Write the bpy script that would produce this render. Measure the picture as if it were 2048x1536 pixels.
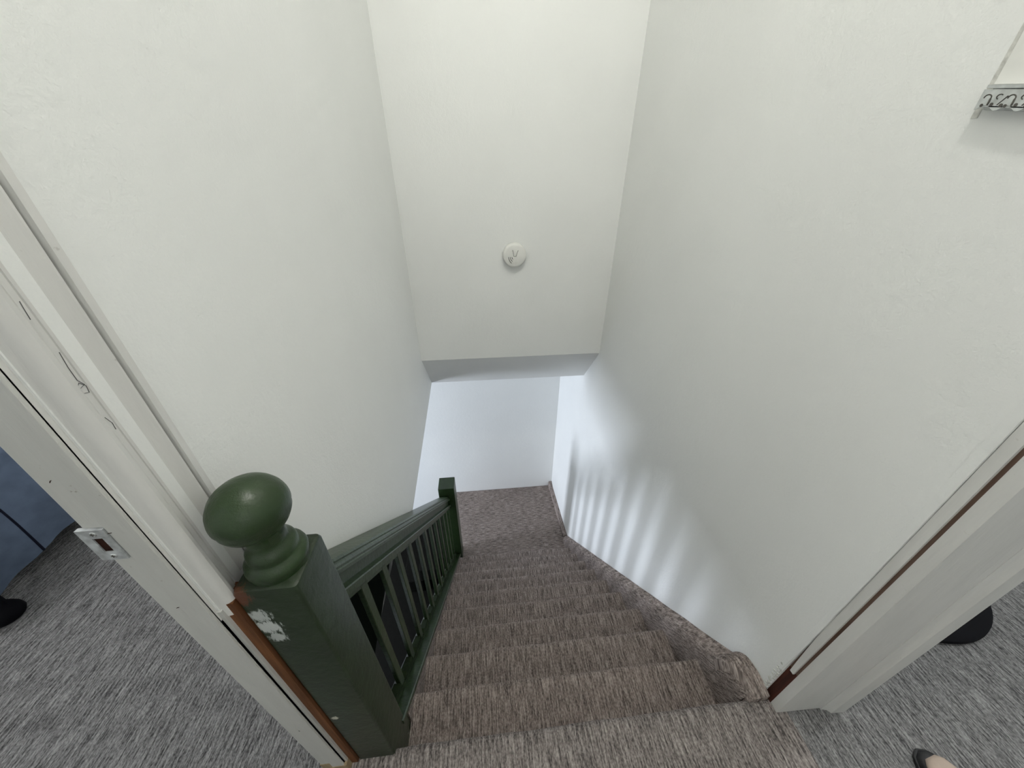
import bpy, bmesh, math, random
from mathutils import Vector, Matrix, noise
random.seed(7)
for o in list(bpy.data.objects): bpy.data.objects.remove(o)
S = bpy.context.scene
COL = S.collection
PI = math.pi

# ------------------------------------------------------------------ camera, world, light, exposure
F_PX = 680.0
PSI = 0.098
TH = math.atan(F_PX/1140.0)
cd = bpy.data.cameras.new('camera'); cam = bpy.data.objects.new('camera', cd); COL.objects.link(cam)
cd.sensor_width = 36.0; cd.lens = F_PX/2048*36.0; cd.clip_start = 0.01
cam.location = (0, 0, 1.5); cam.rotation_euler = (PI/2-TH, 0, -PSI)
S.camera = cam

W = bpy.data.worlds.new('world'); S.world = W; W.use_nodes = True
W.node_tree.nodes['Background'].inputs[0].default_value = (0.6, 0.68, 0.8, 1)
W.node_tree.nodes['Background'].inputs[1].default_value = 0.3

def lamp(name, kind, loc, power, color, rot=(0,0,0), size=None, size_y=None, radius=None):
    d = bpy.data.lights.new(name, kind); d.energy = power; d.color = color
    if kind == 'AREA':
        d.shape = 'RECTANGLE'; d.size = size; d.size_y = size_y
    elif radius: d.shadow_soft_size = radius
    o = bpy.data.objects.new(name, d); COL.objects.link(o); o.location = loc; o.rotation_euler = rot
    return o
# ceiling lamp of the stair hall
lamp('stair_hall_lamp', 'POINT', (0.27, 0.28, 3.28), 38, (1.0, 0.985, 0.93), radius=0.07)
# daylight entering through the window of the lower room (light stands in that window's opening)
lamp('lower_window_daylight', 'AREA', (-3.44, 1.9, -1.25), 118, (0.80, 0.87, 1.0), rot=(0, -PI/2, 0), size=1.2, size_y=0.26)
# added soft fill light behind the viewpoint, no window known there
lamp('rear_fill_light', 'AREA', (0.25, -1.47, 1.9), 2.6, (0.92, 0.97, 1.0), rot=(PI/2, 0, 0), size=1.0, size_y=1.2)
# bedroom ceiling lamp; the room at right gets an added unseen fill light
lamp('bedroom_lamp', 'POINT', (-2.85, 0.62, 2.75), 58, (0.97, 0.98, 1.0), radius=0.06)
lamp('side_room_fill', 'POINT', (2.5, 0.7, 2.75), 50, (0.96, 0.985, 1.0), radius=0.1)

S.view_settings.view_transform = 'Standard'; S.view_settings.look = 'None'
S.view_settings.gamma = 1.0; S.view_settings.use_curve_mapping = False
S.view_settings.exposure = 0.0

# ------------------------------------------------------------------ materials
class NT:
    def __init__(s, name):
        s.m = bpy.data.materials.new(name); s.m.use_nodes = True
        s.t = s.m.node_tree; s.b = s.t.nodes['Principled BSDF']
    def n(s, kind, **kw):
        x = s.t.nodes.new(kind)
        for k, v in kw.items():
            if k.startswith('i_'): x.inputs[k[2:].replace('_', ' ')].default_value = v
            else: setattr(x, k, v)
        return x
    def l(s, a, b): s.t.links.new(a, b)
    def ramp(s, fac, stops):
        r = s.n('ShaderNodeValToRGB')
        e = r.color_ramp.elements
        while len(e) < len(stops): e.new(0.5)
        for i, (p, c) in enumerate(stops):
            e[i].position = p; e[i].color = (c[0], c[1], c[2], 1)
        s.l(fac, r.inputs[0]); return r.outputs[0]
    def coords(s, scale=(1,1,1), rot=(0,0,0)):
        tc = s.n('ShaderNodeTexCoord'); mp = s.n('ShaderNodeMapping')
        mp.inputs['Scale'].default_value = scale; mp.inputs['Rotation'].default_value = rot
        s.l(tc.outputs['Object'], mp.inputs['Vector']); return mp.outputs['Vector']
    def noise(s, vec, scale, detail=2.0, rough=0.5):
        x = s.n('ShaderNodeTexNoise'); x.inputs['Scale'].default_value = scale
        x.inputs['Detail'].default_value = detail; x.inputs['Roughness'].default_value = rough
        s.l(vec, x.inputs['Vector']); return x.outputs['Fac']
    def mix(s, fac, a, b, blend='MIX'):
        x = s.n('ShaderNodeMix', data_type='RGBA', blend_type=blend)
        for sock, v in ((x.inputs['Factor'], fac), (x.inputs[6], a), (x.inputs[7], b)):
            if isinstance(v, (int, float)): sock.default_value = v
            elif isinstance(v, tuple): sock.default_value = (v[0], v[1], v[2], 1)
            else: s.l(v, sock)
        return x.outputs[2]
    def math(s, op, a, b=None):
        x = s.n('ShaderNodeMath', operation=op)
        for i, v in enumerate((a, b)):
            if v is None: continue
            if isinstance(v, (int, float)): x.inputs[i].default_value = v
            else: s.l(v, x.inputs[i])
        return x.outputs[0]
    def bump(s, h, strength, dist):
        x = s.n('ShaderNodeBump'); x.inputs['Strength'].default_value = strength
        x.inputs['Distance'].default_value = dist; s.l(h, x.inputs['Height'])
        s.l(x.outputs[0], s.b.inputs['Normal'])
    def base(s, c, rough=0.5, spec=0.5, metal=0.0):
        if isinstance(c, tuple): s.b.inputs['Base Color'].default_value = (c[0], c[1], c[2], 1)
        else: s.l(c, s.b.inputs['Base Color'])
        if isinstance(rough, (int, float)): s.b.inputs['Roughness'].default_value = rough
        else: s.l(rough, s.b.inputs['Roughness'])
        s.b.inputs['Specular IOR Level'].default_value = spec
        s.b.inputs['Metallic'].default_value = metal

def wall_paint(name, col):
    k = NT(name); v = k.coords()
    n1 = k.noise(v, 2.2, 3.0); n2 = k.noise(v, 160, 3.0, 0.6); n3 = k.noise(v, 34, 4.0, 0.6)
    dark = tuple(x*0.965 for x in col)
    k.base(k.ramp(n1, [(0.3, dark), (0.7, col)]), 0.62, 0.3)
    h = k.math('ADD', k.math('MULTIPLY', n2, 0.5), n3)
    k.bump(h, 0.34, 0.004)
    return k.m
M_WALL = wall_paint('white_wall_paint', (0.885, 0.895, 0.875))
M_CEIL = wall_paint('white_ceiling_paint', (0.82, 0.82, 0.80))

def trim_paint(name, col, dirt):
    k = NT(name); v = k.coords((9, 9, 1.2)); w = k.coords()
    n = k.noise(v, 3, 4.0, 0.65); sp = k.noise(w, 60, 3.0, 0.7)
    c = k.ramp(n, [(0.35, tuple(x*0.94 for x in col)), (0.6, col)])
    spots = k.ramp(sp, [(0.70, (0, 0, 0)), (0.76, (1, 1, 1))])
    c = k.mix(k.math('MULTIPLY', spots, dirt), c, (0.28, 0.25, 0.2))
    k.base(c, 0.42, 0.45); k.bump(k.noise(k.coords((40, 40, 6)), 4, 3.0), 0.18, 0.004)
    return k.m
M_TRIM = trim_paint('white_trim_paint', (0.72, 0.715, 0.69), 0.35)
M_JAMB = trim_paint('worn_white_jamb_paint', (0.60, 0.60, 0.57), 0.8)

def carpet(name, dark, mid, light, axis, big=0.35):
    # ribbed loop pile: ribs run along one direction of the object
    k = NT(name)
    tc = k.n('ShaderNodeTexCoord')
    sep = k.n('ShaderNodeSeparateXYZ'); k.l(tc.outputs['Object'], sep.inputs[0])
    x, y, z = sep.outputs
    if axis == 'x': across, along = k.math('ADD', y, z), x
    else: across, along = x, k.math('ADD', y, k.math('MULTIPLY', z, -1.0))
    if axis == 's': across = k.math('ADD', y, z); along = k.math('SUBTRACT', y, z)
    cmb = k.n('ShaderNodeCombineXYZ')
    k.l(k.math('MULTIPLY', across, 150.0), cmb.inputs[0]); k.l(k.math('MULTIPLY', along, 16.0), cmb.inputs[1])
    streak = k.noise(cmb.outputs[0], 1.0, 3.0, 0.65)
    cmb2 = k.n('ShaderNodeCombineXYZ')
    k.l(k.math('MULTIPLY', across, 230.0), cmb2.inputs[0]); k.l(k.math('MULTIPLY', along, 120.0), cmb2.inputs[1])
    loops = k.noise(cmb2.outputs[0], 1.0, 2.0, 0.6)
    blot = k.noise(tc.outputs['Object'], 9.0, 3.0, 0.6)
    f = k.math('ADD', k.math('MULTIPLY', streak, 0.62), k.math('MULTIPLY', loops, 0.38))
    c = k.ramp(f, [(0.385, dark), (0.49, mid), (0.64, light)])
    c = k.mix(big, c, k.ramp(blot, [(0.3, tuple(v*0.62 for v in mid)), (0.7, tuple(v*1.25 for v in mid))]))
    k.base(c, 0.95, 0.1)
    k.bump(f, 1.0, 0.016)
    return k.m
C_WARMLIT = ((0.022, 0.018, 0.016), (0.27, 0.225, 0.205), (0.68, 0.59, 0.54))  # browner tone of the carpet, with the stair light's colour cast put in
C_COOLLIT = ((0.040, 0.040, 0.041), (0.220, 0.217, 0.218), (0.50, 0.495, 0.49))  # same carpet in a greyer tone that carries the rooms' cooler light
M_CSTAIR = carpet('warm_lit_ribbed_carpet', *C_WARMLIT, 'y')
M_CLAND = carpet('warm_lit_landing_carpet', *C_WARMLIT, 'x')
M_CSIDE = carpet('warm_lit_stringer_carpet', *C_WARMLIT, 's')
C_MIDLIT = tuple(tuple(0.6*a+0.4*b for a, b in zip(p, q)) for p, q in zip(C_WARMLIT, C_COOLLIT))  # blend of the two light-tinted carpet tones
M_CHALL = carpet('mid_lit_ribbed_carpet', *C_MIDLIT, 'y', 0.28)
M_CFLOOR = carpet('cool_lit_ribbed_carpet', *C_COOLLIT, 'y', 0.2)

def green_paint(name, col, chip=None):
    k = NT(name); v = k.coords()
    n = k.noise(v, 14, 4.0, 0.6)
    c = k.ramp(n, [(0.3, tuple(x*0.8 for x in col)), (0.7, tuple(x*1.15 for x in col))])
    if chip:
        g = k.n('ShaderNodeNewGeometry')
        for (p, r, thr, cc) in chip:
            d = k.n('ShaderNodeVectorMath', operation='DISTANCE'); k.l(g.outputs['Position'], d.inputs[0])
            d.inputs[1].default_value = p
            inside = k.math('SUBTRACT', 1.0, k.math('DIVIDE', d.outputs['Value'], r))
            msk = k.math('ADD', inside, k.math('MULTIPLY', k.noise(k.coords((230, 230, 60)), 1.0, 5.0, 0.75), 1.0))
            msk = k.ramp(k.math('MULTIPLY', msk, 0.5), [(thr*0.5, (0, 0, 0)), (thr*0.5+0.06, (1, 1, 1))])
            c = k.mix(msk, c, cc)
    k.base(c, 0.34, 0.45)
    k.bump(k.noise(v, 38, 5.0, 0.62), 0.32, 0.006)
    return k.m
GREEN = (0.021, 0.042, 0.014)
M_GREEN = green_paint('green_gloss_paint', GREEN)
M_POST = green_paint('worn_green_post_paint', (0.016, 0.028, 0.012),
                     [((-0.412, 0.345, 0.845), 0.052, 1.10, (0.42, 0.45, 0.43)),
                      ((-0.408, 0.345, 0.805), 0.052, 1.06, (0.50, 0.53, 0.51)),
                      ((-0.405, 0.345, 0.768), 0.045, 1.12, (0.42, 0.45, 0.43)),
                      ((-0.412, 0.345, 0.344), 0.020, 1.0, (0.55, 0.55, 0.45)),
                      ((-0.426, 0.345, 0.905), 0.045, 0.96, (0.10, 0.035, 0.015))])

def wood(name, a, b):
    k = NT(name); v = k.coords((60, 60, 3))
    k.base(k.ramp(k.noise(v, 1.5, 4.0, 0.6), [(0.3, a), (0.7, b)]), 0.7, 0.2)
    k.bump(k.noise(v, 3, 3.0), 0.3, 0.003)
    return k.m
M_WOOD = wood('bare_brown_wood', (0.075, 0.029, 0.012), (0.20, 0.083, 0.034))
M_RAW = wood('pale_bare_wood', (0.26, 0.20, 0.12), (0.42, 0.33, 0.21))
M_DKWOOD = wood('dark_red_brown_wood', (0.03, 0.010, 0.007), (0.085, 0.028, 0.018))
M_GAPWOOD = wood('dusty_brown_wood', (0.10, 0.06, 0.045), (0.17, 0.115, 0.09))
M_GAPSHADE = None

def simple(name, col, rough=0.5, spec=0.5, metal=0.0, var=0.12, bump=0.0, scale=30):
    k = NT(name); v = k.coords(); n = k.noise(v, scale, 3.0)
    k.base(k.ramp(n, [(0.3, tuple(x*(1-var) for x in col)), (0.7, tuple(x*(1+var) for x in col))]), rough, spec, metal)
    if bump: k.bump(n, bump, 0.004)
    return k.m
M_GBOARD = simple('dark_green_paint_and_shade', (0.004, 0.007, 0.004), 0.9, 0.05)  # board green; its near-black depth also stands in for gap shade
M_GAPSHADE = simple('near_black_gap_shade', (0.006, 0.006, 0.005), 0.9, 0.05)  # near-black stands in for the shade seen between the balusters
M_DGREEN = simple('shaded_dark_green_paint', (0.016, 0.027, 0.011), 0.85, 0.1, 0.0, 0.3, 0.3, 40)  # shade put into the green: dulls reflections on bottom rail and fillets
M_METAL = simple('galvanized_metal', (0.60, 0.62, 0.62), 0.38, 0.5, 0.9, 0.2, 0.1, 60)
M_PLATE = simple('paint_smeared_steel', (0.50, 0.52, 0.53), 0.45, 0.5, 0.35, 0.35, 0.2, 70)
M_PLASTIC = simple('white_plastic', (0.82, 0.82, 0.78), 0.45, 0.5, 0.0, 0.03)
M_PRINT = simple('dark_grey_print', (0.09, 0.085, 0.075), 0.6, 0.3)
M_PENCIL = simple('pencil_grey', (0.12, 0.12, 0.12), 0.7, 0.2)
M_PLASTER = simple('rough_plaster', (0.62, 0.62, 0.58), 0.85, 0.2, 0.0, 0.2, 0.6, 90)
M_BLACK = simple('black_matte', (0.004, 0.004, 0.006), 0.75, 0.12)
M_LEATHER = simple('black_leather', (0.010, 0.010, 0.011), 0.38, 0.5, 0.0, 0.2, 0.2, 120)
M_SKIN = simple('skin', (0.50, 0.40, 0.33), 0.55, 0.4, 0.0, 0.06, 0.1, 40)
M_NAIL = simple('nail', (0.55, 0.43, 0.38), 0.3, 0.5, 0.0, 0.03)
M_QUILT = simple('slate_blue_cotton', (0.165, 0.215, 0.315), 0.85, 0.2, 0.0, 0.12, 0.35, 18)
M_SEAM = simple('navy_piping', (0.012, 0.014, 0.03), 0.8, 0.2)
M_MATT = simple('mattress_ticking', (0.5, 0.5, 0.5), 0.9, 0.2)
M_DARKHOLE = simple('dark_cavity', (0.03, 0.012, 0.008), 0.9, 0.1, 0.0, 0.4)
M_GLOBE = simple('opal_glass', (0.85, 0.85, 0.82), 0.3, 0.5)

# ------------------------------------------------------------------ mesh helpers
def obj(name, bm, mat, parent=None, smooth=None):
    bmesh.ops.recalc_face_normals(bm, faces=bm.faces)
    me = bpy.data.meshes.new(name); bm.to_mesh(me); bm.free()
    me.materials.append(mat)
    if smooth is not None:
        me.polygons.foreach_set('use_smooth', [True]*len(me.polygons))
        me.set_sharp_from_angle(angle=math.radians(smooth))
    o = bpy.data.objects.new(name, me); COL.objects.link(o)
    if parent:
        o.parent = parent
        o.matrix_parent_inverse = Matrix.Translation(-parent.location)
    return o
def empty(name, loc, label=None, cat=None, kind=None, group=None):
    o = bpy.data.objects.new(name, None); COL.objects.link(o); o.location = loc
    o.empty_display_size = 0.1
    return tag(o, label, cat, kind, group)
def tag(o, label=None, cat=None, kind=None, group=None):
    if label: o['label'] = label
    if cat: o['category'] = cat
    if kind: o['kind'] = kind
    if group: o['group'] = group
    return o
def struct(name, bm, mat, label, cat, smooth=None):
    return tag(obj(name, bm, mat, None, smooth), label, cat, 'structure')
def box(bm, x0, x1, y0, y1, z0, z1, bev=0.0, seg=2):
    g = bmesh.ops.create_cube(bm, size=1.0)
    for v in g['verts']:
        v.co = Vector((x0+(v.co.x+.5)*(x1-x0), y0+(v.co.y+.5)*(y1-y0), z0+(v.co.z+.5)*(z1-z0)))
    if bev:
        es = list({e for v in g['verts'] for e in v.link_edges})
        bmesh.ops.bevel(bm, geom=es, offset=bev, segments=seg, affect='EDGES', profile=0.6)
    return bm
def B(*a, **k): return box(bmesh.new(), *a, **k)
def prism(bm, pts, vec):
    """closed polygon pts (3D) extruded along vec"""
    a = [bm.verts.new(p) for p in pts]; b = [bm.verts.new(Vector(p)+Vector(vec)) for p in pts]
    n = len(pts)
    bm.faces.new(a); bm.faces.new(list(reversed(b)))
    for i in range(n): bm.faces.new((a[i], b[i], b[(i+1) % n], a[(i+1) % n]))
    return bm
def lathe(bm, prof, c=(0,0,0), n=48, cap=True):
    rings = []
    for r, z in prof:
        rings.append([bm.verts.new((c[0]+r*math.cos(2*PI*i/n), c[1]+r*math.sin(2*PI*i/n), c[2]+z)) for i in range(n)])
    for a, b in zip(rings, rings[1:]):
        for i in range(n): bm.faces.new((a[i], a[(i+1) % n], b[(i+1) % n], b[i]))
    if cap: bm.faces.new(list(reversed(rings[0]))); bm.faces.new(rings[-1])
    return bm
def sweep(bm, sec, path):
    """closed section given as a function of path index -> list of 3D points"""
    rings = [[bm.verts.new(p) for p in sec(i)] for i in range(path)]
    n = len(rings[0])
    for a, b in zip(rings, rings[1:]):
        for i in range(n): bm.faces.new((a[i], a[(i+1) % n], b[(i+1) % n], b[i]))
    bm.faces.new(rings[0]); bm.faces.new(list(reversed(rings[-1])))
    return bm
def tube(bm, pts, r, n=6):
    pts = [Vector(p) for p in pts]; rings = []
    for i, p in enumerate(pts):
        t = (pts[min(i+1, len(pts)-1)]-pts[max(i-1, 0)]).normalized()
        u = t.cross(Vector((0.31, 0.2, 0.93))).normalized(); w = t.cross(u)
        rings.append([bm.verts.new(p+r*(math.cos(2*PI*k/n)*u+math.sin(2*PI*k/n)*w)) for k in range(n)])
    for a, b in zip(rings, rings[1:]):
        for i in range(n): bm.faces.new((a[i], a[(i+1) % n], b[(i+1) % n], b[i]))
    bm.faces.new(rings[0]); bm.faces.new(list(reversed(rings[-1])))
    return bm

# ------------------------------------------------------------------ key dimensions (house frame: x right, y down the stairs, z up, top floor z = 0)
RUN, RISE, Y1 = 0.19065, 0.19185, 0.363
ZL = -10*RISE
XTL, XTR = -0.3195, 0.8215
YB, YF = 2.15, 3.085
ZC = 3.5
def xl(y): return -0.450+0.0200*(y-0.44)       # face of the left wall
def xr(y): return 0.895-0.0276*(y-0.37)        # face of the right wall
def zrail(y): return 0.80-1.022*(y-0.455)      # top of the handrail
def zedge(y): return 0.115+0.194*(y-2.405)     # lower edge of the left wall
def zstr(y): return -0.063-1.022*(y-0.458)     # top of the left stringer
YJ = 0.328                                      # face of the left door jamb
ZSL = -2.75                                     # floor of the lower room

# ------------------------------------------------------------------ floor
def floor_part(bm, x0, x1, y0, y1): box(bm, x0, x1, y0, y1, -0.25, 0.0)
bm = bmesh.new(); floor_part(bm, -3.6, -0.53, -1.5, 2.2); floor_part(bm, -0.531, -0.48, -1.5, 0.40)
struct('floor_bedroom', bm, M_CFLOOR, 'grey ribbed carpet of the bedroom behind the left door frame', 'carpet floor')
bm = bmesh.new(); floor_part(bm, 0.94, 4.0, -1.5, 2.2)
struct('floor_side_room', bm, M_CFLOOR, 'grey ribbed carpet of the room behind the right door frame', 'carpet floor')
bm = bmesh.new()
# hall strip with a rounded nosing over the first riser
prof = [(-1.5, -0.25), (-1.5, 0.0), (Y1-0.022, 0.0)]
for a in range(0, 8):
    t = a/7*PI*0.75
    prof.append((Y1-0.022+0.022*math.sin(t), -0.022+0.022*math.cos(t)))
prof += [(Y1-0.012, -0.06), (Y1-0.008, -0.25)]
def hall_sec(i):
    x = -0.48+i*(1.42/40)
    return [(x, y+(0.003*noise.noise(Vector((x*14, 3, z*20))) if y > 0.3 else 0), z) for y, z in prof]
sweep(bm, hall_sec, 41)
struct('floor', bm, M_CHALL, 'brown-grey ribbed carpet at the head of the stairs', 'carpet floor', 40)

struct('ceiling', B(-3.7, 4.1, -1.6, 2.3, ZC, ZC+0.1), M_CEIL, 'white ceiling above the stair hall and rooms', 'ceiling')

# ------------------------------------------------------------------ walls of the stairwell
TL = 0.06
pts = [(0.335, ZC), (2.70, ZC), (2.70, zedge(2.70)), (1.331, zedge(1.331)), (0.455, zrail(0.455)-0.03), (0.455, -0.25), (YJ+0.008, -0.25), (YJ+0.008, ZC)]
bm = bmesh.new()
prism(bm, [(xl(y), y, z) for y, z in pts[1:]], (-TL, 0, 0))
wl = struct('wall_left', bm, M_WALL, 'white painted wall rising to the left of the green handrail', 'wall')
# right wall: full height, from the right door jamb to the far corner of the landing
bm = bmesh.new()
y0 = 0.372
prism(bm, [(xr(y0), y0, ZC), (xr(YF+.1), YF+.1, ZC), (xr(YF+.1), YF+.1, ZSL), (xr(y0), y0, ZSL)], (0.17, 0, 0))
wr = struct('wall_right', bm, M_WALL, 'long white wall to the right of the stairs, striped by baluster shadows low down', 'wall')
# back wall (bulkhead) with the sloping soffit under it
bm = bmesh.new()
zb = 0.435
prism(bm, [(-0.41, YB, ZC), (-0.41, YB, zb), (-0.41, YB+0.255, 0.108), (-0.41, YF, 0.108), (-0.41, YF, 0.25), (-0.41, YB+0.35, 0.25), (-0.41, YB+0.1, 0.6), (-0.41, YB+0.1, ZC)], (1.30, 0, 0))
for v in bm.verts:      # let the ends sit on the two side walls
    if v.co.x > 0: v.co.x = xr(v.co.y)+0.01
    else: v.co.x = xl(v.co.y)-0.01
struct('wall_back', bm, M_WALL, 'white wall facing the stairs with the smoke detector and a sloping underside', 'wall')
# far wall behind the landing
struct('wall_far', B(-3.5, 1.0, YF, YF+0.1, ZSL, 0.5), M_WALL, 'white wall behind the carpeted landing at the stair foot', 'wall')
# walls of the upper rooms and of the lower room (round the space the light comes from)
struct('wall_bedroom', prism(bmesh.new(), [(-3.7, -1.6, 0), (-3.6, -1.6, 0), (-3.6, 2.2, 0), (-0.52, 2.2, 0), (-0.52, 2.3, 0), (-3.7, 2.3, 0)], (0, 0, ZC)), M_WALL, 'white walls on the far sides of the bedroom at left', 'wall')
struct('wall_side_room', prism(bmesh.new(), [(4.1, -1.6, 0), (4.0, -1.6, 0), (4.0, 2.2, 0), (1.06, 2.2, 0), (1.06, 2.3, 0), (4.1, 2.3, 0)], (0, 0, ZC)), M_WALL, 'white walls on the far sides of the room at right', 'wall')
struct('wall_front', B(-3.6, 4.0, -1.6, -1.5, 0, ZC), M_WALL, 'white wall behind the viewpoint', 'wall')
bm = bmesh.new()
for a in ((-0.40, -0.33, 1.2, 2.6), (0.83, 0.90, 1.2, 2.6), (-0.40, 0.90, 1.2, 1.28), (-0.40, 0.90, 2.52, 2.6)): box(bm, a[0], a[1], -1.51, -1.45, a[2], a[3], 0.004)
struct('fill_light_frame', bm, M_TRIM, 'added white frame around the unseen fill light behind the viewpoint', 'window')  # frame added round the rear fill light
bm = bmesh.new(); box(bm, -0.55, -0.45, -1.5, -0.55, 0, ZC); box(bm, -0.55, -0.45, -0.55, YJ, 2.05, ZC)
struct('wall_door_left', bm, M_WALL, 'white wall around the bedroom doorway at left', 'wall')
bm = bmesh.new(); box(bm, 0.9, 1.06, -1.5, -0.55, 0, ZC); box(bm, 0.9, 1.06, -0.55, 0.31, 2.05, ZC)
struct('wall_door_right', bm, M_WALL, 'white wall around the doorway at right', 'wall')
bm = bmesh.new(); box(bm, 1.04, 1.06, 0.36, 2.2, 0, ZC)
struct('wall_side_room_inner', bm, M_WALL, 'inner wall of the room at right', 'wall')

# lower room: floor, ceiling edge beside the balusters, outer wall with its window
struct('floor_lower', B(-3.5, -0.36, 0.0, YF, ZSL-0.1, ZSL), M_GAPSHADE, 'floor of the lower room, coloured near-black for the shade between the balusters', 'floor')
bm = bmesh.new()
prism(bm, [(-0.6, 0.3, -0.25), (-0.6, 2.2, -0.25), (-0.6, 2.2, -0.307+0.013), (-0.6, 1.1, -0.454), (-0.6, 0.3, -0.57)], (-0.06, 0, 0))
struct('trim_1', bm, M_GBOARD, 'edge beam of the lower room ceiling beside the stairs', 'beam')  # beam coloured near-black so the baluster gaps look shaded
struct('ceiling_lower', B(-3.5, -0.43, 2.2, YF, 0.15, 0.25), M_CEIL, 'white ceiling over the lower turn of the stairs', 'ceiling')
wy0, wy1, wz0, wz1 = 1.55, 2.25, -1.9, -0.7
bm = bmesh.new()
box(bm, -3.6, -3.5, 0.0, wy0, ZSL, 0.25); box(bm, -3.6, -3.5, wy1, YF, ZSL, 0.25)
box(bm, -3.6, -3.5, wy0, wy1, ZSL, wz0); box(bm, -3.6, -3.5, wy0, wy1, wz1, 0.25)
struct('wall_lower_outer', bm, M_WALL, 'outer wall of the lower room with the window', 'wall')
bm = bmesh.new()
box(bm, -3.6, -3.47, wy0-.05, wy0+.03, wz0-.05, wz1+.05); box(bm, -3.6, -3.47, wy1-.03, wy1+.05, wz0-.05, wz1+.05)
box(bm, -3.6, -3.47, wy0, wy1, wz0-.05, wz0+.03); box(bm, -3.6, -3.47, wy0, wy1, wz1-.03, wz1+.05)
struct('window_1', bm, M_TRIM, 'white window frame of the lower room', 'window')
struct('wall_lower_near', B(-3.5, -0.36, -0.1, 0.0, ZSL, -0.25), M_WALL, 'near wall of the lower room', 'wall')
# wall closing the space under the stairs
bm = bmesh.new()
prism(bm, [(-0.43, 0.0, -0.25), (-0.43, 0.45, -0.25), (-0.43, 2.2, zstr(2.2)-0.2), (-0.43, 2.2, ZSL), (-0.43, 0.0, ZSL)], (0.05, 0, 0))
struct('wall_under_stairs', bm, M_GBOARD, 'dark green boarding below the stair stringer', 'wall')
# dark board between handrail and wall edge, set back behind the balusters
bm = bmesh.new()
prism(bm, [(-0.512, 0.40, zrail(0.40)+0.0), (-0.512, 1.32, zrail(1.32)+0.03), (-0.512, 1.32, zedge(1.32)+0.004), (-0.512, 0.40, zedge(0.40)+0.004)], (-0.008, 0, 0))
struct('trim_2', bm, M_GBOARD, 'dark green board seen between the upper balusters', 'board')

# ------------------------------------------------------------------ staircase
st = empty('staircase', (0.25, Y1, 0), 'straight flight of brown-grey carpeted steps going down between the green balustrade and the right wall', 'stairs')
def step_profile(y, z, depth):
    p = [(y-RUN-0.01, z-RISE-0.02), (y-RUN-0.01, z-0.007), (y-0.085, z-0.006), (y-0.045, z-0.002), (y-0.02, z)]
    for a in range(1, 8):
        t = a/7*PI*0.78
        p.append((y-0.02+0.020*math.sin(t), z-0.020+0.020*math.cos(t)))
    p += [(y-0.014, z-0.06), (y-0.008, z-depth)]
    return p
for k in range(1, 10):
    y, z = Y1+k*RUN, -k*RISE
    pr = step_profile(y, z, RISE+0.02)
    x0, x1 = -0.3245, XTR+0.012-0.0028*k
    N = 36
    def sec(i, pr=pr, x0=x0, x1=x1, k=k):
        x = x0+(x1-x0)*i/N
        out = []
        for j, (yy, zz) in enumerate(pr):
            w = 1.0 if j >= 2 else 0.0
            dn = noise.noise(Vector((x*5.5, k*7.3, j*0.08)))*0.004+noise.noise(Vector((x*60, k*3.3, j*0.5)))*0.0012
            out.append((x, yy+w*dn, zz+(0.35*dn if w else 0)))
        return out
    obj('step', sweep(bmesh.new(), sec, N+1), M_CSTAIR, st, 50)
# landing (its carpet ribs run across the flight) and its front nosing
yl = Y1+10*RUN
pr = [(YF, ZL-0.2), (YF, ZL), (yl-0.018, ZL)]
pr = [(yl-0.20, ZL-0.2), (yl-0.20, ZL), (YF, ZL), (YF, ZL-0.2)]
bm = bmesh.new()
box(bm, -0.306, xr(YF)-0.006, yl-0.20, YF-0.001, ZL-0.22, ZL, 0.004); box(bm, -0.42, -0.300, 2.315, YF-0.001, ZL-0.22, ZL, 0.004)
obj('landing', bm, M_CLAND, st)
# lower steps turning left off the landing, coloured near-black in place of shade
for k in range(1, 4):
    obj('step', B(-0.42-0.21*k, -0.42-0.21*(k-1)+0.02, 2.33, YF-0.001, ZL-k*0.2-0.2, ZL-k*0.2, 0.012), M_GAPSHADE, st)['label'] = 'lower step turning left off the landing, shade put into its colour'
# carpet-wrapped stringer along the right wall, and the low ledge along the landing
def side_sec(i):
    y = 0.368+i*(2.33-0.368)/46
    zt = min(-0.040-1.018*(y-0.496), 0.010-0.10*(y-0.368))
    zb_ = -1.006*(y-Y1)-0.36
    xin = XTR-0.002-0.0148*(y-Y1); xo = xr(y)-0.001
    w = 0.003*noise.noise(Vector((y*9, 1, 2)))+0.0015*noise.noise(Vector((y*50, 4, 2)))
    zt += w
    return [(xin, y, zb_), (xin+0.002, y, zt-0.055), (xin+0.010, y, zt-0.020), (xin+0.020, y, zt-0.006), (xo-0.010, y, zt+0.006), (xo, y, zt+0.010), (xo, y, zb_)]
obj('side_stringer', sweep(bmesh.new(), side_sec, 47), M_CSIDE, st, 50)
def ledge_sec(i):
    y = 2.31+i*(YF-0.002-2.31)/10
    xo = xr(y)-0.001; xi = xo-0.042
    t = ZL+0.045+(0.03 if i == 10 else 0)
    if i == 0: t = ZL+0.05
    return [(xi, y, ZL-0.01), (xi, y, t-0.016), (xi+0.006, y, t-0.004), (xi+0.016, y, t), (xo, y, t), (xo, y, ZL-0.01)]
obj('landing_ledge', sweep(bmesh.new(), ledge_sec, 11), M_CSTAIR, st, 50)
def left_sec(i):
    y = 0.47+i*(2.06-0.47)/40
    w = 0.0015*noise.noise(Vector((y*30, 7, 1)))
    return [(-0.3275, y, zstr(y)-0.036), (-0.3225+w, y, zstr(y)-0.040), (-0.3215+w, y, zstr(y)-0.05), (-0.3215+w, y, zstr(y)-0.33), (-0.3275, y, zstr(y)-0.33)]
obj('side_carpet', sweep(bmesh.new(), left_sec, 41), M_CSIDE, st, 50)
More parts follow.
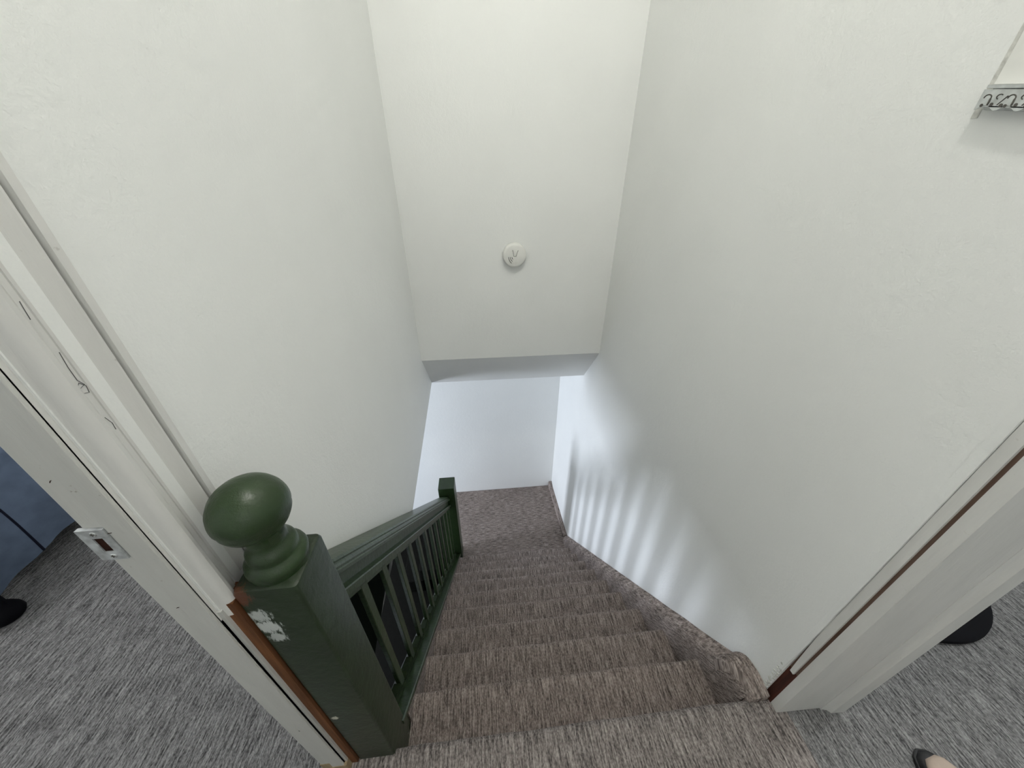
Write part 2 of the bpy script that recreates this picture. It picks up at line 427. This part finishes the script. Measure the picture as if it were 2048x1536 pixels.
# rounded carpet end of the stringer where it meets the upper floor
def cap_sec(i):
    y = 0.352+i*(0.497-0.352)/14
    xi, xo = XTR+0.008+0.010*math.sin(i*0.4), xr(y)-0.001
    e = max(0.0, (i-9)/5.0)
    t = 0.030+0.014*math.sin(PI*min(1, i/12))-0.05*e**3
    return [(xi, y, -0.16), (xi, y, t-0.040), (xi+0.012, y, t-0.014), (xi+0.034, y, t-0.003), (xo, y, t+0.004), (xo, y, -0.16)]
obj('stringer_end', sweep(bmesh.new(), cap_sec, 15), M_CSTAIR, st, 55)

# ------------------------------------------------------------------ green balustrade
bal = empty('balustrade', (-0.378, 0.4, 0), 'green painted wooden balustrade with ball-topped newel running down the left of the stairs', 'balustrade')
NX0, NX1, NY0, NY1 = -0.430, -0.325, 0.345, 0.450
NCX, NCY = (NX0+NX1)/2, (NY0+NY1)/2
bm = bmesh.new()
hw = (NX1-NX0)/2
rings = []
for z, s_, ro in ((-0.30, hw, 0.006), (0.912, hw, 0.006), (0.919, hw-0.002, 0.007), (0.922, hw-0.007, 0.010)):
    pts = []
    for qx, qy in ((1, 1), (-1, 1), (-1, -1), (1, -1)):
        a0 = {(1, 1): 0, (-1, 1): PI/2, (-1, -1): PI, (1, -1): 1.5*PI}[(qx, qy)]
        for j in range(4):
            a = a0+j/3*PI/2
            pts.append(bm.verts.new((NCX+qx*(s_-ro)+ro*math.cos(a), NCY+qy*(s_-ro)+ro*math.sin(a), z)))
    rings.append(pts)
for a, b in zip(rings, rings[1:]):
    for i in range(16): bm.faces.new((a[i], a[(i+1) % 16], b[(i+1) % 16], b[i]))
bm.faces.new(list(reversed(rings[0]))); bm.faces.new(rings[-1])
newel = obj('newel_post', bm, M_POST, bal, 35)
prof = [(0.046, -0.006), (0.0470, 0.004), (0.0475, 0.010), (0.0490, 0.015), (0.0495, 0.021), (0.0475, 0.028), (0.0430, 0.033), (0.0395, 0.036), (0.0385, 0.040), (0.0390, 0.046), (0.0375, 0.053), (0.0335, 0.058), (0.0300, 0.062), (0.0285, 0.068), (0.0290, 0.073)]
BR = 0.0555; BZ = 1.0575-0.918
a0 = math.acos(min(1, 0.030/BR))
for i in range(0, 26):
    a = -PI/2+ (PI/2-a0) + i/25*(PI/2+a0)
    a = -a0 + i/25*(PI/2+a0)
    r = BR*math.cos(a); z = BZ+BR*math.sin(a)
    if abs(a+0.22) < 0.05: r -= 0.0012
    prof.append((max(r, 0.0006), z))
bm = lathe(bmesh.new(), prof, (NCX+0.003, NCY, 0.918), 56)
for v in bm.verts:
    n = noise.noise(v.co*26)*0.0009+noise.noise(v.co*70)*0.0005
    d = Vector((v.co.x-NCX, v.co.y-NCY, 0))
    if d.length > 1e-4: v.co += d.normalized()*n
fin = obj('ball_finial', bm, M_GREEN, None, 50)
fin.parent = newel
# far newel
bm = bmesh.new(); box(bm, -0.450, -0.308, 2.17, 2.312, -2.3, -0.858, 0.005)
obj('newel_post', bm, M_GREEN, bal)
# handrail: moulded cap, fascia and lip, in one run
YR0, YR1 = 0.45, 2.172
sec_pts = [(-0.446, -0.050), (-0.446, -0.004), (-0.436, 0.001), (-0.392, 0.002), (-0.372, -0.001), (-0.366, -0.008), (-0.3665, -0.014), (-0.3625, -0.018), (-0.3595, -0.026),
           (-0.3595, -0.034), (-0.3565, -0.037), (-0.3560, -0.049), (-0.360, -0.053), (-0.373, -0.055), (-0.373, -0.104), (-0.356, -0.109), (-0.3535, -0.113), (-0.3535, -0.138), (-0.357, -0.142),
           (-0.366, -0.144), (-0.366, -0.166), (-0.400, -0.166), (-0.400, -0.050)]
def rail_sec(i):
    y = YR0+(YR1-YR0)*i/1
    return [(x, y, zrail(y)+z) for x, z in sec_pts]
obj('handrail', sweep(bmesh.new(), rail_sec, 2), M_GREEN, bal)
# bottom rail on the stringer
def shoe_sec(i):
    y = NY1+(2.172-NY1)*i; z = zstr(y)
    return [(-0.388, y, z-0.05), (-0.388, y, z+0.016), (-0.362, y, z+0.016), (-0.358, y, z+0.004), (-0.358, y, z-0.05)]
obj('bottom_rail', sweep(bmesh.new(), shoe_sec, 2), M_DGREEN, bal)
def str_sec(i):
    y = NY1-0.02+(2.20-NY1+0.02)*i; z = zstr(y)
    return [(-0.41, y, z-0.36), (-0.41, y, z-0.002), (-0.324, y, z), (-0.320, y, z-0.005), (-0.320, y, z-0.028), (-0.328, y, z-0.032), (-0.328, y, z-0.36)]
obj('stringer', sweep(bmesh.new(), str_sec, 2), M_GREEN, bal)
for k in range(12):
    y0 = 0.558+0.137*k; y1 = y0+0.036; x0, x1 = -0.381, -0.365
    bm = bmesh.new()
    prism(bm, [(x0, y0, zstr(y0)+0.012), (x0, y1, zstr(y1)+0.012), (x0, y1, zrail(y1)-0.155), (x0, y0, zrail(y0)-0.155)], (x1-x0, 0, 0))
    bmesh.ops.bevel(bm, geom=[e for e in bm.edges if abs(e.verts[0].co.z-e.verts[1].co.z) > 0.3], offset=0.002, segments=1, affect='EDGES')
    obj('baluster', bm, M_GREEN, bal)

for k in range(12):
    ya = 0.558+0.137*k-0.105 if k else NY1; yb = 0.558+0.137*k
    if k == 0: ya = NY1
    zt = zstr(ya)+0.020
    bm = bmesh.new()
    prism(bm, [(-0.388, ya, zstr(ya)), (-0.388, ya, zstr(ya)+0.022), (-0.388, ya+0.030, zstr(ya)+0.014), (-0.388, yb, zstr(yb)+0.052), (-0.388, yb, zstr(yb))], (0.026, 0, 0))
    obj('fillet', bm, M_DGREEN, bal)

# ------------------------------------------------------------------ left doorway: jamb, moulded casing, strike plate, bare wood
d1 = empty('door_1', (-0.48, YJ, 0), 'worn white door frame with strike plate at left of the newel post', 'door frame', 'structure')
XJ = -0.441
bm = bmesh.new()
box(bm, -0.515, -0.456, YJ, YJ+0.03, 0.0, 2.05, 0.002)
box(bm, -0.488, -0.456, YJ-0.0025, YJ+0.02, 0.0, 2.05, 0.001)
obj('jamb', bm, M_JAMB, d1)
obj('jamb_head', B(-0.515, -0.45, -0.55, YJ, 2.03, 2.05), M_JAMB, d1)
# rough edge beside the newel: painted strip and bare brown wood
obj('edge_strip', B(-0.456, -0.449, YJ+0.006, YJ+0.03, 0.015, 0.89), M_JAMB, d1)
obj('bare_wood', B(-0.449, -0.4305, YJ+0.012, YJ+0.05, 0.0, 0.9), M_WOOD, d1)
bm = bmesh.new(); box(bm, -0.5165, -0.490, YJ-0.001, YJ+0.02, 0.0, 0.075); box(bm, -0.4895, -0.4485, YJ-0.0035, YJ+0.02, 0.0, 0.05)
obj('bare_wood', bm, M_RAW, d1)
# moulded casing on the stair side, profile (outward distance from the wall, y)
CW = [(-0.004, YJ+0.001), (-0.0015, YJ+0.0035), (-0.001, YJ+0.0075), (0.0030, YJ+0.0100), (0.0110, YJ+0.0112), (0.0175, YJ+0.0132), (0.0215, YJ+0.017), (0.0235, YJ+0.022), (0.0225, YJ+0.027), (0.0190, YJ+0.031), (0.0135, YJ+0.0335), (0.0135, YJ+0.0350),
      (0.0105, YJ+0.0370), (0.0105, YJ+0.0440), (0.0070, YJ+0.0450), (0.0070, YJ+0.0465), (0.0085, YJ+0.0475), (0.0050, YJ+0.052), (0.0022, YJ+0.058), (0.0015, YJ+0.064), (0.0032, YJ+0.070), (0.0080, YJ+0.0775), (0.0145, YJ+0.0830), (0.0150, YJ+0.0850),
      (0.0080, YJ+0.0858), (0.0080, YJ+0.0880), (0.0190, YJ+0.0890), (0.0190, YJ+0.0985), (0.0175, YJ+0.0995), (-0.004, YJ+0.0995)]
def casing_sec(i):
    out = []
    for d, y in CW:
        zb_ = 0.868+0.05*max(0, (y-YJ-0.02)/0.08)
        out.append((-0.4545+d, y, (zb_, 2.05)[i]))
    return out
casing = obj('casing', sweep(bmesh.new(), casing_sec, 2), M_TRIM, d1, 28)
# pencil scribble on the casing
def pencil(pts, parent):
    # points on the flat strip of the casing as (y, z)
    obj('pencil_mark', tube(bmesh.new(), [(-0.4545+0.0108, y, z) for y, z in pts], 0.00035, 5), M_PENCIL, parent)
yc = YJ+0.0405
pencil([(yc+0.002, 1.345), (yc, 1.328), (yc-0.0005, 1.312), (yc+0.003, 1.305), (yc-0.003, 1.303), (yc-0.0035, 1.297), (yc+0.002, 1.295), (yc+0.0035, 1.303), (yc-0.001, 1.309), (yc-0.0038, 1.306)], casing)
pencil([(yc+0.001, 1.40), (yc, 1.392), (yc-0.001, 1.382)], casing)
pencil([(yc-0.001, 1.262), (yc+0.002, 1.252), (yc+0.001, 1.243)], casing)
# strike plate
yp = YJ-0.0045
bm = bmesh.new()
px0, px1, pz0, pz1 = -0.521, -0.4885, 1.062, 1.122
hx0, hx1, hz0, hz1 = -0.509, -0.497, 1.079, 1.106
box(bm, px0, hx0, yp, YJ+0.001, pz0, pz1); box(bm, hx1, px1, yp, YJ+0.001, pz0, pz1)
box(bm, hx0, hx1, yp, YJ+0.001, pz0, hz0); box(bm, hx0, hx1, yp, YJ+0.001, hz1, pz1)
plate = obj('strike_plate', bm, M_PLATE, d1)
def sub(name, bm, mat, par, smooth=None):
    o = obj(name, bm, mat, None, smooth); o.parent = par
    return o
for zz in (1.070, 1.1145):
    bm = bmesh.new(); g = bmesh.ops.create_cone(bm, cap_ends=True, segments=20, radius1=0.0042, radius2=0.0034, depth=0.0012)
    bmesh.ops.rotate(bm, verts=bm.verts, matrix=Matrix.Rotation(PI/2, 3, 'X')); bmesh.ops.translate(bm, verts=bm.verts, vec=(-0.503, yp-0.0004, zz))
    s1 = sub('screw', bm, M_METAL, plate)
    bm = bmesh.new(); box(bm, -0.5055, -0.5005, yp-0.0013, yp-0.0009, zz-0.0005, zz+0.0005); box(bm, -0.5035, -0.5025, yp-0.0013, yp-0.0009, zz-0.0025, zz+0.0025)
    sub('screw_slot', bm, M_PRINT, plate)
obj('latch_hole', B(hx0-0.001, hx1+0.001, YJ-0.0030, YJ-0.0022, hz0-0.001, hz1+0.001), M_DARKHOLE, d1)
# little scratches on the jamb
for (x, z, dx, dz) in ((-0.497, 1.205, 0.003, 0.003), (-0.4895, 1.112, 0.006, 0.001), (-0.492, 0.93, 0.004, 0.001), (-0.486, 0.36, 0.002, -0.004)):
    obj('scratch', tube(bmesh.new(), [(x, YJ-0.0028, z), (x+dx*.5, YJ-0.0028, z+dz*.7), (x+dx, YJ-0.0028, z+dz)], 0.0005, 5), M_DARKHOLE, d1)

# ------------------------------------------------------------------ right doorway: jamb board, edge strip, brown gap, plaster
d2 = empty('door_2', (0.95, 0.33, 0), 'white door frame at right with a brown gap beside its edge strip', 'door frame', 'structure')
bm = bmesh.new()
prism(bm, [(0.904, 0.319, 0.002), (0.904, 0.347, 0.002), (1.080, 0.347, 0.012), (1.080, 0.3125, 0.012)], (0, 0, 2.04))
obj('jamb', bm, M_TRIM, d2)
# door stop / outer strip with a soft cove
def stop_sec(i):
    z = (0.0, 2.05)[i]
    return [(1.055, 0.335, z), (1.055, 0.3125, z), (1.066, 0.311, z), (1.074, 0.3085, z), (1.079, 0.304, z), (1.082, 0.3005, z), (1.125, 0.2985, z), (1.127, 0.3005, z), (1.127, 0.345, z), (1.055, 0.345, z)]
obj('door_stop', sweep(bmesh.new(), stop_sec, 2), M_TRIM, d2, 40)
obj('bare_wood', B(0.9035, 0.96, 0.345, 0.378, 0.0, 0.21), M_DKWOOD, d2)['label'] = 'dark bare wood at the foot of the frame'
obj('bare_wood', B(0.9035, 0.96, 0.345, 0.375, 0.21, 2.05), M_GAPWOOD, d2)
# strip between the gap and the plaster, cut short above the floor
def strip_sec(i):
    z = 0.205+(2.05-0.205)*i/30
    w = 0.008*max(0, 1-(z-0.2)/0.22)**1.3
    return [(0.897, 0.3515, z), (0.897, 0.3705-w, z), (0.93, 0.3705-w, z), (0.93, 0.3515, z)]
obj('edge_strip', sweep(bmesh.new(), strip_sec, 31), M_TRIM, d2)
# broken plaster edge: thin skim with a ragged outline at the foot
def skim_sec(i):
    z = 0.10+(2.05-0.10)*i/60
    rag = 0.004*noise.noise(Vector((1.3, 0, z*22)))+0.003*noise.noise(Vector((1.3, 3, z*60))) if z < 0.55 else 0.0
    y0_ = 0.3715+max(rag, -0.001)*0.5+0.006*max(0, 1-(z-0.1)/0.25)
    y1_ = 0.388+0.003*noise.noise(Vector((4, 0, z*5)))
    return [(xr(0.37)-0.0028, y0_, z), (xr(0.37)-0.0012, y1_, z), (xr(0.37)+0.004, y1_, z), (xr(0.37)+0.004, y0_, z)]
obj('plaster_skim', sweep(bmesh.new(), skim_sec, 61), M_WALL, d2)
bm = bmesh.new()
for i in range(60):
    z = 0.012+random.random()*0.17; y = 0.374+random.random()*0.012
    g = bmesh.ops.create_icosphere(bm, subdivisions=1, radius=0.002+random.random()*0.0035)
    for v in g['verts']: v.co = Vector((v.co.x*0.6+xr(0.38)-0.0005, v.co.y+y, v.co.z+z+0.02*(y-0.37)/0.02))
obj('broken_plaster', bm, M_PLASTER, d2)

# ------------------------------------------------------------------ smoke detector
sx, sz = 0.2245, 1.1215
sd = empty('smoke_detector', (sx, YB, sz), 'round white smoke detector high on the wall above the landing', 'smoke detector')
def onwall(bm):      # local lathe axis z -> -y of the wall
    bmesh.ops.rotate(bm, verts=bm.verts, matrix=Matrix.Rotation(PI/2, 3, 'X')); bmesh.ops.translate(bm, verts=bm.verts, vec=(sx, YB, sz)); return bm
obj('base', onwall(lathe(bmesh.new(), [(0.060, 0.0), (0.066, 0.0), (0.066, 0.007), (0.060, 0.007)])), M_PLASTIC, sd, 40)
obj('cover', onwall(lathe(bmesh.new(), [(0.066, 0.006), (0.0695, 0.008), (0.0700, 0.028), (0.0685, 0.035), (0.064, 0.0405), (0.058, 0.0430), (0.030, 0.0442), (0.001, 0.0445)])), M_PLASTIC, sd, 40)
def line(pts, r, mat, name):
    obj(name, tube(bmesh.new(), [(sx+x, YB-0.0448, sz+z) for x, z in pts], r, 6), mat, sd)
line([(-0.014, 0.031), (-0.010, 0.018), (-0.0075, -0.004), (0.0075, -0.004), (0.0125, 0.015), (0.0195, 0.029)], 0.0011, M_PRINT, 'button_outline')
obj('test_button', prism(bmesh.new(), [(sx-0.006, YB-0.044, sz-0.001), (sx+0.006, YB-0.044, sz-0.001), (sx+0.010, YB-0.044, sz+0.024), (sx-0.008, YB-0.044, sz+0.024)], (0, -0.0022, 0)), M_PLASTIC, sd)
for st_ in ([(-0.037, -0.008), (-0.0358, -0.018), (-0.032, -0.028), (-0.027, -0.036), (-0.020, -0.043)],
            [(-0.0275, -0.008), (-0.0265, -0.015), (-0.0235, -0.022), (-0.0195, -0.028), (-0.0145, -0.0325)],
            [(-0.018, -0.008), (-0.0172, -0.012), (-0.0155, -0.016), (-0.0125, -0.021)]):
    line(st_, 0.0016, M_PRINT, 'sound_slot')
for i in range(5):
    z = -0.012-i*0.0082; w = 0.006+i*0.0022
    obj('rib', B(sx-w, sx+w, YB-0.0462, YB-0.043, sz+z-0.0012, sz+z+0.0012, 0.0006, 1), M_PLASTIC, sd)

# ------------------------------------------------------------------ metal mounting bracket on the right wall
xw = xr(0.64)
mb = empty('mounting_bracket', (xw, 0.62, 1.62), 'perforated galvanized metal bracket under a white plate on the right wall', 'bracket')
YA, YB2 = 0.668, 0.50
obj('white_plate', B(xw-0.006, xw+0.004, YB2, YA, 1.640, 1.80, 0.001), M_PLASTIC, mb)
obj('patched_edge', prism(bmesh.new(), [(xw-0.0018, YA+0.010, 1.595), (xw-0.0018, YA, 1.595), (xw-0.0018, YA, 1.80), (xw-0.0018, YA+0.008, 1.80)], (0.004, 0, 0)), M_PLASTER, mb)
obj('rail', prism(bmesh.new(), [(xw-0.004, YA-0.001, 1.6395), (xw-0.017, YA-0.001, 1.6395), (xw-0.017, YA-0.001, 1.635), (xw-0.004, YA-0.001, 1.635)], (0, YB2-YA, 0)), M_METAL, mb)
obj('rail', prism(bmesh.new(), [(xw-0.006, YA-0.001, 1.6335), (xw-0.019, YA-0.001, 1.6335), (xw-0.019, YA-0.001, 1.630), (xw-0.006, YA-0.001, 1.630)], (0, YB2-YA, 0)), M_METAL, mb)
# perforated strip: a plate with a scalloped lower edge and dark punched holes
bm = bmesh.new()
xs = xw-0.019
pts = [(xs, YA-0.001, 1.630)]
n = 48
for i in range(n+1):
    y = YA-0.001-(YA-YB2)*i/n
    pts.append((xs, y, 1.6095+0.0035*math.cos((YA-y)/0.030*2*PI)*(-1)))
pts.append((xs, YB2-0.001, 1.630))
prism(bm, pts, (0.0018, 0, 0))
strip = obj('perforated_strip', bm, M_METAL, mb)
def ring_hole(y, z, r):
    bm = bmesh.new(); g = bmesh.ops.create_cone(bm, cap_ends=True, segments=18, radius1=r, radius2=r, depth=0.0006)
    bmesh.ops.rotate(bm, verts=bm.verts, matrix=Matrix.Rotation(PI/2, 3, 'Y')); bmesh.ops.translate(bm, verts=bm.verts, vec=(xs-0.0002, y, z))
    sub('punched_hole', bm, M_PRINT, strip)
for k in range(5):
    y = YA-0.012-0.033*k
    arc = [(xs-0.0002, y+0.0050*math.cos(a), 1.6225+0.0042*math.sin(a)) for a in [math.radians(t) for t in range(-10, 226, 20)]]
    sub('punched_slot', tube(bmesh.new(), arc, 0.0009, 6), M_PRINT, strip)
    sub('punched_slot', tube(bmesh.new(), [(xs-0.0002, y-0.0048, 1.6215), (xs-0.0002, y-0.0050, 1.6165), (xs-0.0002, y-0.0050, 1.6125)], 0.0013, 6), M_PRINT, strip)
    ring_hole(y+0.0030, 1.6125, 0.0022); ring_hole(y-0.0105, 1.6140, 0.0024); ring_hole(y-0.0240, 1.6130, 0.0026)
    arc = [(xs-0.0002, y-0.0165+0.0042*math.cos(a), 1.6240+0.0032*math.sin(a)) for a in [math.radians(t) for t in range(-70, 150, 20)]]
    sub('punched_slot', tube(bmesh.new(), arc, 0.0008, 6), M_PRINT, strip)
    sub('punched_slot', tube(bmesh.new(), [(xs-0.0002, y-0.0270, 1.6255), (xs-0.0002, y-0.0185, 1.6135)], 0.0008, 6), M_PRINT, strip)
obj('flange', prism(bmesh.new(), [(xs, YA-0.006, 1.612), (xw, YA-0.004, 1.6075), (xw, YA-0.004, 1.6060), (xs, YA-0.006, 1.6105)], (0, YB2-YA+0.006, 0)), M_METAL, mb)

# the bracket hangs tilted: it drops towards the viewer
for o in [c for c in mb.children]+list(strip.children):
    me = o.data
    for v in me.vertices:
        if o.name.startswith('patched_edge'): continue
        if o.name.startswith('white_plate') and v.co.z > 1.7: continue
        v.co.z -= 0.17*(YA-v.co.y)

# ------------------------------------------------------------------ bedroom: bed and comforter
bed = empty('bed', (-2.7, 1.7, 0), 'bed behind the left door frame, only its black foot in view', 'bed')
obj('mattress', B(-3.4, -2.10, 0.90, 2.15, 0.24, 0.55, 0.05, 3), M_MATT, bed)
obj('bed_frame', B(-3.4, -2.12, 0.90, 2.15, 0.16, 0.24, 0.01), M_BLACK, bed)
for (x, y) in ((-1.935, 0.885), (-3.3, 0.95), (-3.3, 2.1), (-2.16, 2.1)):
    obj('bed_foot', lathe(bmesh.new(), [(0.030, 0.0), (0.045, 0.004), (0.052, 0.018), (0.050, 0.04), (0.040, 0.06), (0.030, 0.075), (0.028, 0.20)], (x, y, 0), 28), M_BLACK, bed, 40)
# comforter: padded sheet over the mattress with its edge hanging down the side
bm = bmesh.new()
NU, NV = 40, 46
def comf(u, v, off):
    y = 0.80+1.38*v
    puff = 0.018*abs(math.sin(PI*(y-1.13)/0.33))**0.5
    drop = 0.62
    if u < 0.45:
        s = u/0.45; x = -3.35+s*1.27; z = 0.575+puff*0.8; nx, nz = 0, 1
    else:
        s = (u-0.45)/0.55
        r = 0.07
        if s < 0.15:
            a = s/0.15*PI/2; x = -2.08+r*math.sin(a); z = 0.505+r*math.cos(a)+puff*math.cos(a)*.8; nx, nz = math.sin(a), math.cos(a); x += puff*nx
        else:
            t = (s-0.15)/0.85
            zb_ = 0.055+0.045*max(0, min(1, (y-0.95)/0.4))+0.012*math.sin(y*17)
            z = 0.505+(zb_-0.505)*t
            fold = 0.018*math.sin(y*15+t*2.0)*t+0.010*math.sin(y*34+1.0)*t
            x = -2.01+puff*(0.4+0.6*math.sin(PI*min(1, t*1.05)))+fold+0.02*math.sin(PI*t); nx, nz = 1, 0
    return Vector((x-off*nx, y, z-off*nz))
g = [[[bm.verts.new(comf(i/NU, j/NV, off)) for j in range(NV+1)] for i in range(NU+1)] for off in (0.0, 0.018)]
for q in (0, 1):
    for i in range(NU):
        for j in range(NV): bm.faces.new((g[q][i][j], g[q][i+1][j], g[q][i+1][j+1], g[q][i][j+1]))
for i in range(NU):
    bm.faces.new((g[0][i][0], g[0][i+1][0], g[1][i+1][0], g[1][i][0])); bm.faces.new((g[0][i][NV], g[0][i+1][NV], g[1][i+1][NV], g[1][i][NV]))
for j in range(NV):
    bm.faces.new((g[0][0][j], g[0][0][j+1], g[1][0][j+1], g[1][0][j])); bm.faces.new((g[0][NU][j], g[0][NU][j+1], g[1][NU][j+1], g[1][NU][j]))
cf = tag(obj('comforter', bm, M_QUILT, None, 60), 'slate blue quilted comforter hanging over the bed side behind the left door frame', 'comforter')
for yy in (1.13, 1.46, 1.79):
    sub_pts = [comf(0.46+0.54*t/20, (yy-0.80)/1.38, -0.001) for t in range(21)]
    obj('seam', tube(bmesh.new(), sub_pts, 0.004, 6), M_SEAM, cf)

# ------------------------------------------------------------------ room at right: round black base and the foot in a flat shoe
t = empty('round_base', (1.753, 0.78, 0), 'round black base on the grey carpet behind the right door frame', 'base')
obj('disc', lathe(bmesh.new(), [(0.340, 0.0), (0.350, 0.003), (0.354, 0.012), (0.352, 0.024), (0.340, 0.031), (0.20, 0.036), (0.001, 0.040)], (1.753, 0.78, 0), 72), M_BLACK, t, 45)

pr_ = empty('person', (1.28, 0.05, 0), 'foot of a person in a black flat shoe standing at the bottom right corner', 'person')
def skin_tube(name, pts, mat, parent, sub_lv=2):
    me = bpy.data.meshes.new(name)
    me.from_pydata([p for p, r in pts], [(i, i+1) for i in range(len(pts)-1)], [])
    o = bpy.data.objects.new(name, me); COL.objects.link(o)
    m = o.modifiers.new('skin', 'SKIN'); o.modifiers.new('sub', 'SUBSURF').levels = sub_lv; o.modifiers['sub'].render_levels = sub_lv
    for i, (p, r) in enumerate(pts):
        me.skin_vertices[0].data[i].radius = r if isinstance(r, tuple) else (r, r)
    me.skin_vertices[0].data[0].use_root = True
    me.materials.append(mat)
    o.parent = parent; o.matrix_parent_inverse = Matrix.Translation(-parent.location)
    m.use_smooth_shade = True
    return o
# foot axis: toe at (1.262,.165), heel at (1.345,-.06)
TOE = Vector((1.262, 0.184, 0)); HEEL = Vector((1.300, -0.055, 0))
ax = (HEEL-TOE).normalized(); sd_ = Vector((-ax.y, ax.x, 0))
if sd_.x < 0: sd_ = -sd_
L_ = (HEEL-TOE).length
# continuous foot and lower leg: cross-sections along the foot then up the shin
bm = bmesh.new()
rings = []
def ring(c, a, u, b, w, n=24, flat=0.0):
    out = []
    for i in range(n):
        t_ = 2*PI*i/n; cu, sw = math.cos(t_), math.sin(t_)
        if sw < 0: sw *= (1-flat)
        out.append(bm.verts.new(c+u*a*cu+w*b*sw))
    return out
Z = Vector((0, 0, 1))
for s, hw_, top in ((0.02, 0.018, 0.022), (0.07, 0.034, 0.030), (0.18, 0.043, 0.036), (0.32, 0.046, 0.046), (0.5, 0.040, 0.062), (0.66, 0.036, 0.080)):
    c = TOE+ax*(L_*(s*0.97+0.01))+Z*(0.021+top*0.45); rings.append(ring(c, hw_, sd_, top*0.52, Z, flat=0.25))
for s, z, ra, rb in ((0.76, 0.085, 0.036, 0.058), (0.80, 0.115, 0.034, 0.048), (0.82, 0.16, 0.034, 0.042), (0.82, 0.24, 0.042, 0.046), (0.81, 0.33, 0.050, 0.055), (0.80, 0.40, 0.053, 0.058)):
    c = TOE+ax*(L_*s)+Z*z
    w = (Z*0.35-ax).normalized() if z < 0.1 else -ax
    rings.append(ring(c, ra, sd_, rb, w))
for a, b in zip(rings, rings[1:]):
    for i in range(24): bm.faces.new((a[i], a[(i+1) % 24], b[(i+1) % 24], b[i]))
bm.faces.new(rings[0]); bm.faces.new(rings[-1])
obj('body', bm, M_SKIN, pr_, 80)
# flat shoe: sole, upper with low opening, piping round the opening
def outline(s):
    # half width of the shoe along its length
    k = [(0, 0.0), (0.03, 0.024), (0.10, 0.040), (0.22, 0.049), (0.36, 0.050), (0.55, 0.043), (0.75, 0.038), (0.9, 0.036), (0.98, 0.024), (1.0, 0.0)]
    for (a, wa), (b, wb) in zip(k, k[1:]):
        if a <= s <= b: return wa+(wb-wa)*(s-a)/(b-a)
    return 0
bm = bmesh.new()
base = []
NS = 30
ss = [i/NS for i in range(NS+1)]
loop = [TOE-ax*0.012+ax*((L_+0.024)*s)+sd_*outline(s) for s in ss]+[TOE-ax*0.012+ax*((L_+0.024)*s)-sd_*outline(s) for s in reversed(ss[1:-1])]
cen = TOE+ax*(L_*0.5)
lv = []
prof_s = [(1.0, 0.0), (1.03, 0.004), (1.03, 0.012), (1.0, 0.014)]
for sc, z in prof_s: lv.append([bm.verts.new(Vector((cen.x+(p.x-cen.x)*sc, cen.y+(p.y-cen.y)*sc, z))) for p in loop])
n = len(loop)
for a, b in zip(lv, lv[1:]):
    for i in range(n): bm.faces.new((a[i], a[(i+1) % n], b[(i+1) % n], b[i]))
bm.faces.new(lv[0]); bm.faces.new(list(reversed(lv[-1])))
shoe = obj('shoe', bm, M_LEATHER, pr_, 50)
bm = bmesh.new(); lv = []
def lift(s): return 0.016+0.010*min(1, s/0.3)+0.026*max(0, (s-0.3)/0.7)
for q in range(7):
    f = q/6
    row = []
    for i in range(n):
        s = ss[i] if i <= NS else ss[n-i]
        side = 1 if i <= NS else -1
        hw_ = outline(s)
        toe_cover = max(0.0, 1-s/0.24)
        p = TOE-ax*0.012+ax*((L_+0.024)*s)
        h = lift(s)*math.sin(f*PI/2)
        wsc = 1-0.04*f-(1-math.cos(f*PI/2))*0.10
        pull = ax*(0.020*toe_cover*(1-math.cos(f*PI/2)))
        row.append(bm.verts.new(p+sd_*side*hw_*wsc+pull+Z*(0.012+h)))
    lv.append(row)
for a, b in zip(lv, lv[1:]):
    for i in range(n): bm.faces.new((a[i], a[(i+1) % n], b[(i+1) % n], b[i]))
sub('upper', bm, M_LEATHER, shoe, 70)

# flush ceiling fitting of the stair hall, above the lamp
cl = empty('ceiling_lamp', (0.27, 0.28, ZC), 'round white ceiling fitting above the stairwell', 'ceiling lamp')
obj('canopy', lathe(bmesh.new(), [(0.05, 0.0), (0.09, 0.0), (0.09, -0.02), (0.05, -0.035)], (0.27, 0.28, ZC), 32), M_PLASTIC, cl, 40)
